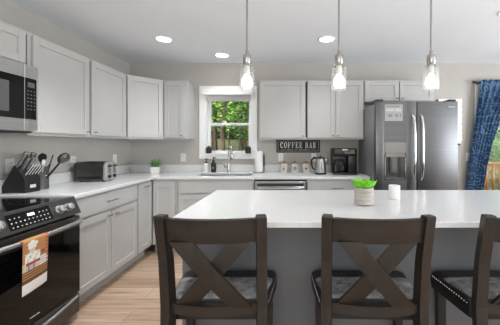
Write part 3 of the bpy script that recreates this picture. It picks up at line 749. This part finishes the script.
loft(b, rows, close=False, caps=False)
o = obj('curtain', b, M_curtain, None, True); tag(o, 'blue patterned curtain gathered to the left of the patio door', 'curtain')
md = o.modifiers.new('thickness', 'SOLIDIFY'); md.thickness = .003

# ------------------------------------------------------------------ microwave
t = thing('microwave', 'stainless over-the-range microwave with black keypad above the stove', 'microwave', (XL, 1.31, 1.385), PI/2)
# local: x along wall (0..0.755), front towards -y
MW, MH, MD = .755, .478, .385
b = B(); box(b, .002, MW-.002, -MD+.03, -.002, 0, MH, .003); obj('body', b, M_steel_side, t)
dx = .645
b = B(); box(b, .004, dx-.001, -MD-.004, -MD+.029, .004, MH-.004, .004); d = obj('door', b, M_steel_light, t)
b = B(); box(b, .05, dx-.0015, -MD-.0065, -MD-.004, .085, MH-.1, .001); wg = obj('door_glass', b, M_blackglass, d)
b = B(); box(b, .11, dx-.11, -MD-.008, -MD-.0065, .125, MH-.15, .001); obj('viewing_screen', b, mat('screen_mesh', '#4a4a4a', .3), wg)
b = B(); box(b, dx+.001, MW-.004, -MD-.004, -MD+.029, .004, MH-.004, .004); cp = obj('control_panel', b, M_steel_light, t)
b = B(); box(b, dx+.003, MW-.02, -MD-.0065, -MD-.004, .085, MH-.1, .001); obj('keypad_glass', b, M_blackglass, cp)
b = B(); box(b, dx+.022, MW-.035, -MD-.0075, -MD-.0065, MH-.165, MH-.13); obj('display', b, mat('dim_display', '#4e5254', .3), cp)
for r_ in range(6):
    for c_ in range(3):
        b = B(); x = dx+.02+c_*.024; z = MH-.19-r_*.026; box(b, x, x+.010, -MD-.0075, -MD-.0065, z-.004, z, 0); obj('key', b, M_dimprint, cp)
b = B(); box(b, dx+.02, MW-.025, -MD-.0065, -MD-.004, .03, .075, .002); obj('door_button', b, M_steel_light, cp)
b = B(); box(b, .01, MW-.01, -MD+.04, -.02, -.012, -.0005); obj('vent_grille', b, M_charcoal, t)

# ------------------------------------------------------------------ range
t = thing('range', 'black stainless electric range with slanted control panel left of the base cabinets', 'stove', (XL, 1.322, 0), PI/2)
RW = .755
b = B(); box(b, .003, RW-.003, -.655, -.02, .05, .885, .003); box(b, .03, RW-.03, -.6, -.05, 0, .05); obj('body', b, M_dark_steel, t)
b = B(); box(b, .0, RW, -.635, -.005, .886, .902, .003); ck = obj('cooktop', b, M_blackglass, t)
b = B()
for cx, cy, r0 in ((.19, -.47, .11), (.56, -.47, .085), (.19, -.2, .08), (.56, -.2, .105)):
    loft(b, [[Vector((cx+r*math.cos(2*PI*k/40), cy+r*math.sin(2*PI*k/40), .9024)) for k in range(40)] for r in (r0, r0-.004)], caps=False)
obj('burner_ring', b, M_charcoal, ck)
# slanted control panel: profile in (y, z)
prof = [(-.632, .905), (-.645, .905), (-.698, .785), (-.66, .775), (-.632, .775)]
b = B(); prism(b, prof, .0, RW, 'x', bev=.003); cp = obj('control_panel', b, M_dark_steel, t)
pn = Vector((0, -.698+.645, .785-.905)).normalized()         # down the slant
nn = Vector((0, -.12, .053)).normalized()                     # outward
PM = Matrix(((1, 0, 0, 0), (0, nn.y, -pn.y, -.6715), (0, nn.z, -pn.z, .845), (0, 0, 0, 1)))   # local (x, out, up)
def ponp(name, m, x0, x1, z0, z1, o0, o1, parent, bev=0):
    b = B(); box(b, x0, x1, o0, o1, z0, z1, bev, 0, PM); return obj(name, b, m, parent)
dp = ponp('display_panel', M_blackglass, .235, .52, -.047, .047, .0, .003, cp, .001)
ponp('clock', M_led, .36, .405, .012, .028, .003, .0036, dp)
for r_ in range(3):
    for c_ in range(10):
        if r_ == 2 and 3 <= c_ <= 6: continue
        x = .25+c_*.0265; z = -.036+r_*.026
        ponp('key', M_print, x, x+.008, z, z+.006, .003, .0036, dp)
for x in (.10, .175, .585, .66):
    b = B(); K = PM @ Matrix.Translation((x, 0, -.002)) @ Matrix.Rotation(-PI/2, 4, 'X')
    lathe(b, [(.03, 0), (.03, .006), (.025, .008), (.023, .032), (.019, .035), (.001, .0355)], M=K, seg=20); kb = obj('knob', b, M_steel_light, cp, True)
    b = B(); box(b, -.003, .003, .008, .037, -.022, .023, .001, 0, PM @ Matrix.Translation((x, 0, -.002))); obj('grip', b, M_chrome, kb)
b = B(); box(b, .004, RW-.004, -.69, -.656, .205, .768, .004); od = obj('oven_door', b, M_dark_steel, t)
b = B(); box(b, .012, RW-.012, -.695, -.69, .212, .69, .002); gl = obj('door_glass', b, M_blackglass, od)
b = B()
for k, (x0, x1) in enumerate(((.345, .385), (.39, .41))): box(b, x0, x1, -.6962, -.695, .245, .251)
obj('logo', b, M_print, gl)
b = B(); pts = [(.025, -.69, .735), (.04, -.725, .735)]+[(.04+(RW-.08)*k/10, -.73-.022*math.sin(PI*k/10), .735) for k in range(11)][1:-1]+[(RW-.04, -.725, .735), (RW-.025, -.69, .735)]
tube(b, pts, .0125, 12); obj('handle', b, M_steel_light, od, True)
b = B(); box(b, .004, RW-.004, -.688, -.656, .055, .196, .004); dd = obj('storage_drawer', b, M_dark_steel, t)
b = B(); pts = [(.03+(RW-.06)*k/14, -.69-.016*math.sin(PI*k/14), .178-.022*math.sin(PI*k/14)) for k in range(15)]; tube(b, pts, .009, 8); obj('handle', b, M_steel_light, dd, True)

# towel on oven handle
TC = ['#b58454', '#ece8e0', '#a2493c', '#6f4a31', '#efece6', '#8c95a3', '#dcc4a2', '#b9b6b2']
TM = [mat('towel_tone_'+n, c, .9) for n, c in zip('ochre white red brown hem blue tan stone'.split(), TC)]
def towelcol(u, v):   # u 0..1 across, v 0..1 from the top downwards
    if v > .80: return 4
    if v > .74: return 3
    if ((u-.36)/.2)**2+((v-.12)/.055)**2 < 1 or (abs(u-.36) < .15 and .12 < v < .2): return 1
    if abs(u-.36) < .12 and .2 <= v < .27: return 6
    if .27 <= v < .44 and abs(u-.36) < .28: return 1 if (int(u*20)+int(v*30)) % 5 else 7
    if .44 <= v < .49 and .1 < u < .65: return 2
    if .3 < v < .38 and .68 < u < .84: return 2
    if .42 < v < .58 and .62 < u < .92: return 1 if int(v*60) % 3 else 7
    if .49 <= v < .6 and .1 < u < .5: return 7 if int(u*16) % 3 else 2
    if .6 <= v <= .74: return 0 if int(v*70) % 3 else 3
    if u > .9 and int(v*40) % 3 == 0: return 2
    return 0 if v < .45 else 6
b = B(); nx, nz = 26, 44; verts = []
tw = .165; cxl = (1.632-1.322)
for k in range(nz+1):
    row = []
    for i in range(nx+1):
        u, s = i/nx, k/nz
        x = cxl-tw/2+tw*u*(1-.06*s)
        hy = -.752; rr_ = .016
        # path: back side short drop, over bar, front drop
        front = .275
        if s < .12: a = PI*(1-s/.12); y = hy+rr_*math.cos(a)*-1*-1; z = .735+rr_*math.sin(a); y = hy-rr_*math.cos(PI-a)*-1 if False else hy-rr_*math.cos(PI*(s/.12)+PI)
        else:
            q = (s-.12)/.88; y = hy-rr_-.004*q*math.sin(u*9); z = .735-front*q-.02*q*(1-u)
        y2 = y+.006*math.sin(u*7+1)*max(0, s-.12)
        row.append(b.verts.new((x, y2, z)))
    verts.append(row)
for k in range(nz):
    for i in range(nx):
        f = b.faces.new((verts[k][i], verts[k][i+1], verts[k+1][i+1], verts[k+1][i])); f.smooth = True
        f.material_index = towelcol((i+.5)/nx, max(0, ((k+.5)/nz-.06)/.94))
o = obj('dish_towel', b, TM, None); o.location = (XL, 1.322, 0); o.rotation_euler = (0, 0, PI/2)
md = o.modifiers.new('thickness', 'SOLIDIFY'); md.thickness = .003
tag(o, 'printed chef dish towel in ochre and white hanging on the oven handle', 'towel')

# ------------------------------------------------------------------ knife block, knives, utensils
KB = thing('knife_block', 'black slanted knife block with pale front label on the counter by the range', 'knife block', (-2.045, 2.155, ZT), 0)
b = B(); prism(b, [(0, 0), (0, .115), (-.09, .215), (-.183, .05), (-.183, 0)], .0, .13, 'y', bev=.003); obj('block', b, mat('block_black', '#0d0d0d', .55), KB)
b = B(); box(b, 0, .0015, .04, .09, .035, .06, .0004); obj('label', b, M_print, KB)
slope = Vector((-.09, 0, .1)).normalized(); out = Vector((.1, 0, .09)).normalized()
def knife(label, y, s, L_, w_, grp, tilt=0):
    p = Vector((0, y, .115))+slope*s
    d = Vector((out.x+.0, 0, out.z+.55)).normalized() if not tilt else Vector((out.x, 0, out.z+tilt)).normalized()
    t = thing('kitchen_knife', label, 'knife', Vector(KB.location)+p, 0, grp)
    b = B(); tube(b, [Vector((0, 0, 0))-d*.0, d*.012], [w_*.5, w_*.52], 8); obj('bolster', b, M_chrome, t, True)
    b = B(); rings = []
    side = Vector((0, 1, 0)); n2 = d.cross(side)
    for u, k in ((.1, .9), (.25, 1), (.55, .85), (.85, 1.1), (.97, 1.0), (1, .7)):
        c = d*(L_*u); rings.append([c+side*w_*.42*k*math.cos(a)+n2*w_*.62*k*math.sin(a) for a in [2*PI*q/8 for q in range(8)]])
    loft(b, rings); obj('handle', b, M_steak if tilt else M_handle, t, True)
    b = B(); lathe(b, [(w_*.3, -.001), (w_*.3, .003), (.001, .004)], seg=8, M=Matrix.Translation(d*L_) @ d.to_track_quat('Z', 'Y').to_matrix().to_4x4()); obj('end_cap', b, M_chrome, t, True)
M_handle = mat('knife_handle', '#8d8c8a', .35, .85)
M_steak = mat('steak_handle', '#dddcd9', .4, .2)
for k, (y, s, L_, w_) in enumerate(((.018, .118, .135, .024), (.045, .118, .125, .022), (.08, .118, .13, .024), (.11, .115, .12, .02), (.03, .085, .11, .02), (.065, .08, .115, .02))):
    knife(['large steel-handled knife at the near end of the block top row', 'second steel-handled knife of the block top row', 'third steel-handled knife of the block top row', 'last steel-handled knife of the block top row', 'shorter knife in the middle row of the block, nearer the range', 'shorter knife in the middle row of the block, nearer the crock'][k], y, s, L_, w_, 'knives in the black block')
for k in range(5): knife(['slim steak knife in the front row of the block, nearest the range', 'slim steak knife second from the range in the block front row', 'slim steak knife at the middle of the block front row', 'slim steak knife fourth from the range in the block front row', 'slim steak knife in the front row of the block, nearest the crock'][k], .012+k*.0265, .022, .12, .0064, 'steak knives in the block front row', .3)

t = thing('utensil_crock', 'grey metal utensil crock behind the knife block', 'utensil crock', (-2.13, 2.375, ZT))
CR = Vector(t.location)
b = B(); loft(b, [[Vector((r*math.cos(2*PI*k/28), r*math.sin(2*PI*k/28), z)) for k in range(28)] for r, z in ((.058, 0), (.061, .003), (.061, .185), (.063, .188), (.057, .188), (.056, .006), (.001, .005))]); obj('crock', b, mat('crock_grey', '#5a5a59', .4, .5), t, True)
b = B(); box(b, .0606, .062, -.015, .015, .11, .118); obj('label', b, M_print, t)
def utensil(label, name, base, tip, kind, m, hm):
    t = thing(name, label, 'utensil', CR+Vector(base), 0, 'utensils in the grey crock')
    v = Vector(tip)-Vector(base); b = B(); tube(b, [(0, 0, 0), v*.5, v*.8], [.008, .008, .007], 8); obj('handle', b, hm, t, True)
    b = B(); d = v.normalized(); q = d.to_track_quat('Z', 'Y').to_matrix().to_4x4()
    if kind == 'spoon': lathe(b, [(.004, -.01), (.018, .01), (.03, .04), (.026, .065), (.008, .08)], M=Matrix.Translation(v*.8) @ q, seg=14, sx=1.15, sy=.35)
    elif kind == 'ladle': lathe(b, [(.008, -.02), (.03, .0), (.046, .03), (.044, .055), (.028, .078), (.006, .085)], M=Matrix.Translation(v*.8) @ q, seg=16, sx=1.1, sy=.8)
    elif kind == 'turner': box(b, -.032, .032, -.003, .003, 0, .085, .002, 0, Matrix.Translation(v*.8) @ q)
    else: tube(b, [v*.79, v*.9, v], [.008, .013, .009], 8)
    obj('head', b, m, t, True)
utensil('dark ladle leaning far out to the right of the crock', 'ladle', (.03, .0, .06), (.20, .02, .275), 'ladle', M_dark_steel, M_black)
utensil('black solid spoon rising behind the knife handles', 'serving_spoon', (-.02, -.02, .03), (-.05, -.05, .285), 'spoon', M_black, M_black)
utensil('grey turner leaning right in the utensil crock', 'spatula', (.01, .02, .03), (.05, .06, .25), 'turner', M_dark_steel, M_black)
utensil('dark slotted spoon leaning toward the wall in the crock', 'slotted_spoon', (-.02, .02, .03), (-.03, .06, .27), 'spoon', M_charcoal, M_black)
utensil('short pale-handled brush at the crock rim', 'basting_brush', (.02, -.02, .05), (.07, -.04, .25), 'brush', M_white, M_nickel)

# ------------------------------------------------------------------ toaster
t = thing('toaster', 'dark four-slot toaster with chrome control face on the left counter', 'toaster', (-2.02, 2.92, ZT), math.radians(4))
b = B(); rings = []
for x in (-.15, .118):
    rings.append([Vector((x, y, z)) for y, z in ((-.09, .012), (-.095, .03), (-.095, .16), (-.085, .188), (-.06, .2), (.06, .2), (.085, .188), (.095, .16), (.095, .03), (.09, .012))])
loft(b, rings, smooth=False); obj('body', b, noisy('toaster_steel', '#565553', '#5e5d5b', (40, 4, 40), .3, .85), t)
b = B(); rings = []
for x, k in ((.119, 1.0), (.14, .99), (.146, .94)):
    rings.append([Vector((x, y*k, .105+(z-.105)*k)) for y, z in ((-.09, .012), (-.096, .03), (-.096, .16), (-.085, .19), (-.06, .201), (.06, .201), (.085, .19), (.096, .16), (.096, .03), (.09, .012))])
loft(b, rings, smooth=False); fp = obj('control_face', b, mat('toaster_face', '#b4b4b3', .4, .6), t)
b = B(); rings = []
for x, k in ((-.1505, 1.0), (-.165, .97)):
    rings.append([Vector((x, y*k, .105+(z-.105)*k)) for y, z in ((-.09, .012), (-.095, .03), (-.095, .16), (-.085, .188), (-.06, .2), (.06, .2), (.085, .188), (.095, .16), (.095, .03), (.09, .012))])
loft(b, rings, smooth=False); obj('end_cap', b, M_black, t)
b = B(); box(b, -.14, .1, -.0968, -.0945, .03, .055, .001); obj('lower_band', b, M_black, t)
for y in (-.065, -.03, .02, .055): b = B(); box(b, -.12, .09, y, y+.018, .197, .2008); obj('slot', b, M_gap, t)
for y in (-.045, .045):
    b = B(); box(b, .1462, .15, y-.003, y+.003, .08, .17); ls = obj('lever_slot', b, M_gap, fp)
    b = B(); box(b, .147, .172, y-.018, y+.018, .15, .165, .004); obj('lever', b, M_black, fp)
    b = B(); lathe(b, [(.017, 0), (.016, .016), (.001, .017)], M=Matrix.Translation((.1465, y, .05)) @ Matrix.Rotation(PI/2, 4, 'Y'), seg=16); obj('knob', b, M_black, fp, True)
    b = B()
    for k in range(3): box(b, .1465, .149, y+.024, y+.032, .075+k*.02, .083+k*.02)
    obj('button', b, M_charcoal, fp)
for sx in (-.12, .1):
    for sy in (-.06, .06): b = B(); box(b, sx-.01, sx+.01, sy-.01, sy+.01, 0, .013); obj('foot', b, M_black, t)

# ------------------------------------------------------------------ island
IX0, IX1, IY0, IY1 = -.607, 2.05, 1.348, 2.313
t = thing('kitchen_island', 'dark grey kitchen island base behind the stools', 'island', ((IX0+IX1)/2, 1.56, 0))
iw = (IX1-IX0)/2
b = B(); box(b, -iw+.004, iw-.03, 0, .70, .0, ZC-.001, .003); obj('body', b, M_island, t)
b = B(); box(b, -iw+.002, iw-.028, -.012, -.0005, 0, .10, .003); obj('base_board', b, M_island, t)
t = thing('island_countertop', 'broad white quartz top of the kitchen island', 'countertop', ((IX0+IX1)/2, (IY0+IY1)/2, ZC))
b = B(); box(b, -iw, iw, -(IY1-IY0)/2, (IY1-IY0)/2, 0, .03, .004, seg=2); obj('slab', b, M_quartz, t)

# planter on island
t = thing('potted_lettuce', 'white ribbed pot of bright green leaves on the island top', 'potted plant', (.4625, 1.745, ZT))
M_stone = noisy('ribbed_white_clay', '#c4beb5', '#a9a298', (10, 10, 60), .7)
pr = [(.048, 0), (.055, .004)]
for k in range(10): z = .008+k*.0095; pr += [(.0605, z), (.0585, z+.006)]
pr += [(.059, .107), (.055, .108), (.053, .09), (.001, .088)]
b = B(); lathe(b, pr, seg=32); obj('pot', b, M_stone, t, True)
b = B(); r_ = random.Random(8)
for k in range(58):
    u = k/58; leafblade(b, (.02*math.cos(k*2.4)*(.3+u), .02*math.sin(k*2.4)*(.3+u), .086+.012*r_.random()), k*2.4, .35+.75*u,   .055+.024*u+.008*r_.random(), .05, mi=0, curl=-.25 if u > .5 else .1)
obj('leaves', b, M_lime, t, True)
b = B()
for k in range(14): leafblade(b, (.03*math.cos(k*2.4), .03*math.sin(k*2.4), .118), k*2.4, .7, .045, .022)
obj('tinted_leaves', b, M_orange, t, True)
# cup candle
t = thing('candle_cup', 'small plain white candle cup on the island beside the potted greens', 'candle', (.72, 1.925, ZT))
b = B(); loft(b, [[Vector((r*math.cos(2*PI*k/28), r*math.sin(2*PI*k/28), z)) for k in range(28)] for r, z in ((.034, 0), (.037, .003), (.0375, .093), (.036, .095), (.0345, .093), (.034, .078), (.001, .077))]); obj('cup', b, M_white, t, True)
b = B(); tube(b, [(0, 0, .0765), (.001, 0, .087)], .0012, 6); obj('wick', b, M_printdark, t)

# ------------------------------------------------------------------ stools
def make_stool(label):
    t = thing('counter_stool', label, 'stool', (0, 0, 0), 0, 'counter stools at the island')
    for s in (-1, 1):
        b = B(); sweep_rect(b, [(s*.19, -.225, 0), (s*.198, -.18, .3), (s*.20, -.165, .6), (s*.201, -.185, .8), (s*.204, -.228, .993), (s*.204, -.229, 1.0)], [.038, .04, .042, .042, .042, .038], [.038, .045, .05, .045, .04, .036], rot=s*.22)
        obj('back_leg', b, M_stool, t)
        b = B(); sweep_rect(b, [(s*.205, .125, 0), (s*.21, .13, .52)], [.03, .042], [.03, .042]); obj('front_leg', b, M_stooldark, t)
    def bow(x): return -.032*(1-(x/.19)**2)
    def rail(name, z0, z1, yb0, yb1, th, xh, m, crown=0):
        b = B(); rings = []
        for k in range(13):
            x = -xh+2*xh*k/12; y0, y1 = yb0+bow(x), yb1+bow(x); zt = z1-crown*(1-(x/xh)**2)
            rings.append([Vector((x, y0-th/2, z0)), Vector((x, y0+th/2, z0)), Vector((x, y1+th/2, zt)), Vector((x, y1-th/2, zt))])
        loft(b, rings, smooth=False); return obj(name, b, m, t)
    rail('crest_rail', .888, .988, -.204, -.224, .026, .187, M_stoolrail)
    rail('lower_rail', .572, .616, -.163, -.165, .028, .184, M_stoolrail)
    for s, yo in ((1, -.012), (-1, .006)):      # crossing slats
        b = B(); rings = []; n = 10; w_ = .047
        for k in range(n+1):
            u = k/n; z = .895-.285*u; x = s*(-.118+.236*u); yb = -.206+.041*u+bow(x)+yo
            rings.append([Vector((x-w_, yb-.008, z)), Vector((x+w_, yb-.008, z)), Vector((x+w_, yb+.008, z)), Vector((x-w_, yb+.008, z))])
        loft(b, rings, smooth=False); obj('cross_slat', b, M_stool, t)
    def seatring(inset, z, r=.03, back=0):
        pts = []
        hwf, hwb, yf, yk = .252-inset, .222-inset, .172-inset-back, -.142+inset
        for cx, cy, a in ((hwf-r, yf-r, 0), (-hwf+r, yf-r, PI/2), (-hwb+r, yk+r, PI), (hwb-r, yk+r, 1.5*PI)):
            for k in range(6): A = a+k*PI/10; pts.append(Vector((cx+r*math.cos(A), cy+r*math.sin(A), z)))
        return pts
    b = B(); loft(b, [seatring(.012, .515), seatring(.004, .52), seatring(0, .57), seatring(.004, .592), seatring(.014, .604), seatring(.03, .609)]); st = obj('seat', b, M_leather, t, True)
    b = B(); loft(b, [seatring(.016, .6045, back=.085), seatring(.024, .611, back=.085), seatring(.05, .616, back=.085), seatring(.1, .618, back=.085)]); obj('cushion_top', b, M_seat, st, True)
    for s in (-1, 1):
        b = B()
        for k in range(16):
            y = -.12+.25*k/15; x = s*(.222+.03*(y+.142)/.314+.0015); bmesh.ops.create_icosphere(b, subdivisions=1, radius=.0045, matrix=Matrix.Translation((x, y, .585)))
        obj('stud_row', b, M_nickel, st, True)
        b = B(); box(b, s*.203-.011, s*.203+.011, -.17, .125, .2, .23, .002); obj('stretcher', b, M_stooldark, t)
    b = B(); box(b, -.2, .2, .12, .14, .16, .195, .002); obj('foot_rest', b, M_stooldark, t)
    b = B(); box(b, -.19, .19, -.205, -.187, .25, .28, .002); obj('stretcher', b, M_stooldark, t)
    return t
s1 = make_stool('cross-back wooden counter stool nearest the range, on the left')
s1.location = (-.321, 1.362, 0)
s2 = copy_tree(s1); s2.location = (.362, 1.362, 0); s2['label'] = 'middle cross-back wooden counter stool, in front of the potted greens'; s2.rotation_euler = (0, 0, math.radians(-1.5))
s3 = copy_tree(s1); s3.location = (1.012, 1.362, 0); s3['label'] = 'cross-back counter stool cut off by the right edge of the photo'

# ------------------------------------------------------------------ pendants
def pendant(label, x):
    y, zb = 1.83, 1.645
    t = thing('pendant_light', label, 'pendant light', (x, y, zb), 0, 'pendants over the island')
    b = B(); lathe(b, [(.06, H-zb), (.06, H-zb-.014), (.05, H-zb-.022), (.012, H-zb-.026)]); obj('canopy', b, M_nickel, t, True)
    b = B(); tube(b, [(0, 0, .25), (0, 0, H-zb-.02)], .006, 10); obj('rod', b, M_nickel, t, True)
    b = B(); lathe(b, [(.007, .262), (.011, .255), (.011, .236), (.024, .232), (.026, .225), (.026, .175), (.022, .17), (.001, .169)], seg=20)
    lathe(b, [(.03, .168), (.033, .166), (.033, .161), (.001, .1605)], seg=20); obj('socket', b, M_nickel, t, True)
    b = B(); lathe(b, [(.018, .16), (.019, .12), (.016, .105), (.001, .104)], seg=20); obj('lamp_holder', b, M_ceramic, t, True)
    b = B(); loft(b, [[Vector((r*math.cos(2*PI*k/32), r*math.sin(2*PI*k/32), z)) for k in range(32)] for r, z in ((.047, .0), (.05, .003), (.05, .146), (.048, .154), (.041, .159), (.026, .16))], caps=False)
    loft(b, [[Vector((r*math.cos(2*PI*k/32), r*math.sin(2*PI*k/32), z)) for k in range(32)] for r, z in ((.045, .001), (.048, .005), (.048, .144), (.046, .152), (.039, .157), (.026, .158))], caps=False)
    loft(b, [[Vector((r*math.cos(2*PI*k/32), r*math.sin(2*PI*k/32), z)) for k in range(32)] for r, z in ((.047, 0), (.045, .001))], caps=False)
    obj('glass_shade', b, M_shade, t, True)
    b = B(); lathe(b, [(.013, .1035), (.018, .096), (.03, .077), (.036, .054), (.033, .034), (.022, .019), (.001, .013)], seg=20); obj('bulb', b, M_bulb, t, True)
    return t
p1 = pendant('lit glass pendant light hanging in front of the sink window', -.282)
for x, lab in ((.321, 'lit glass pendant light in the middle, before the two-door wall cabinet'), (.925, 'lit glass pendant light hanging in front of the refrigerator')):
    q = copy_tree(p1); q.location.x = x; q['label'] = lab
for x in (-.282, .321, .925): light('pendant_bulb_glow', 'POINT', (x, 1.83, 1.60), (0, 0, 0), .8, (1, .95, .88), shadow_soft_size=.035)

# recessed ceiling lights
def downlight(label, x, y, e):
    t = thing('recessed_light', label, 'ceiling light', (x, y, H), 0, 'recessed ceiling lights')
    b = B(); loft(b, [[Vector((r*math.cos(2*PI*k/36), r*math.sin(2*PI*k/36), z)) for k in range(36)] for r, z in ((.095, 0), (.095, -.005), (.08, -.009), (.074, -.004), (.074, 0))], caps=False); obj('trim_ring', b, M_trim, t, True)
    b = B(); lathe(b, [(.073, -.0005), (.073, -.004), (.001, -.005)], seg=36); obj('lens', b, M_lens, t, True)
    light('downlight_glow', 'SPOT', (x, y, H-.02), (0, 0, 0), e, (.97, .98, 1), spot_size=math.radians(118), spot_blend=.85, shadow_soft_size=.08)
downlight('round recessed ceiling light over the left counter', -1.37, 3.03, 24)
downlight('round recessed ceiling light above the sink window', -.87, 3.57, 24)
downlight('round recessed ceiling light in front of the two-door wall cabinet', .40, 3.03, 40)
for x, y, lab in ((1.9, 2.4, 'added unseen recessed ceiling light above the refrigerator aisle'), (-1.2, 1.8, 'added recessed fill light over the range aisle, out of view'), (.4, -.4, 'added unseen recessed ceiling light behind the stools'), (2.6, .4, 'added unseen recessed ceiling light over the dining side'), (-1.2, -1.4, 'added unseen recessed ceiling light at the rear left'), (1.9, -1.8, 'added unseen recessed ceiling light at the rear right')):
    downlight(lab, x, y, 112 if x < -.5 and y > 1 else 5)  # unseen downlights added as fill, strongest over the range aisle
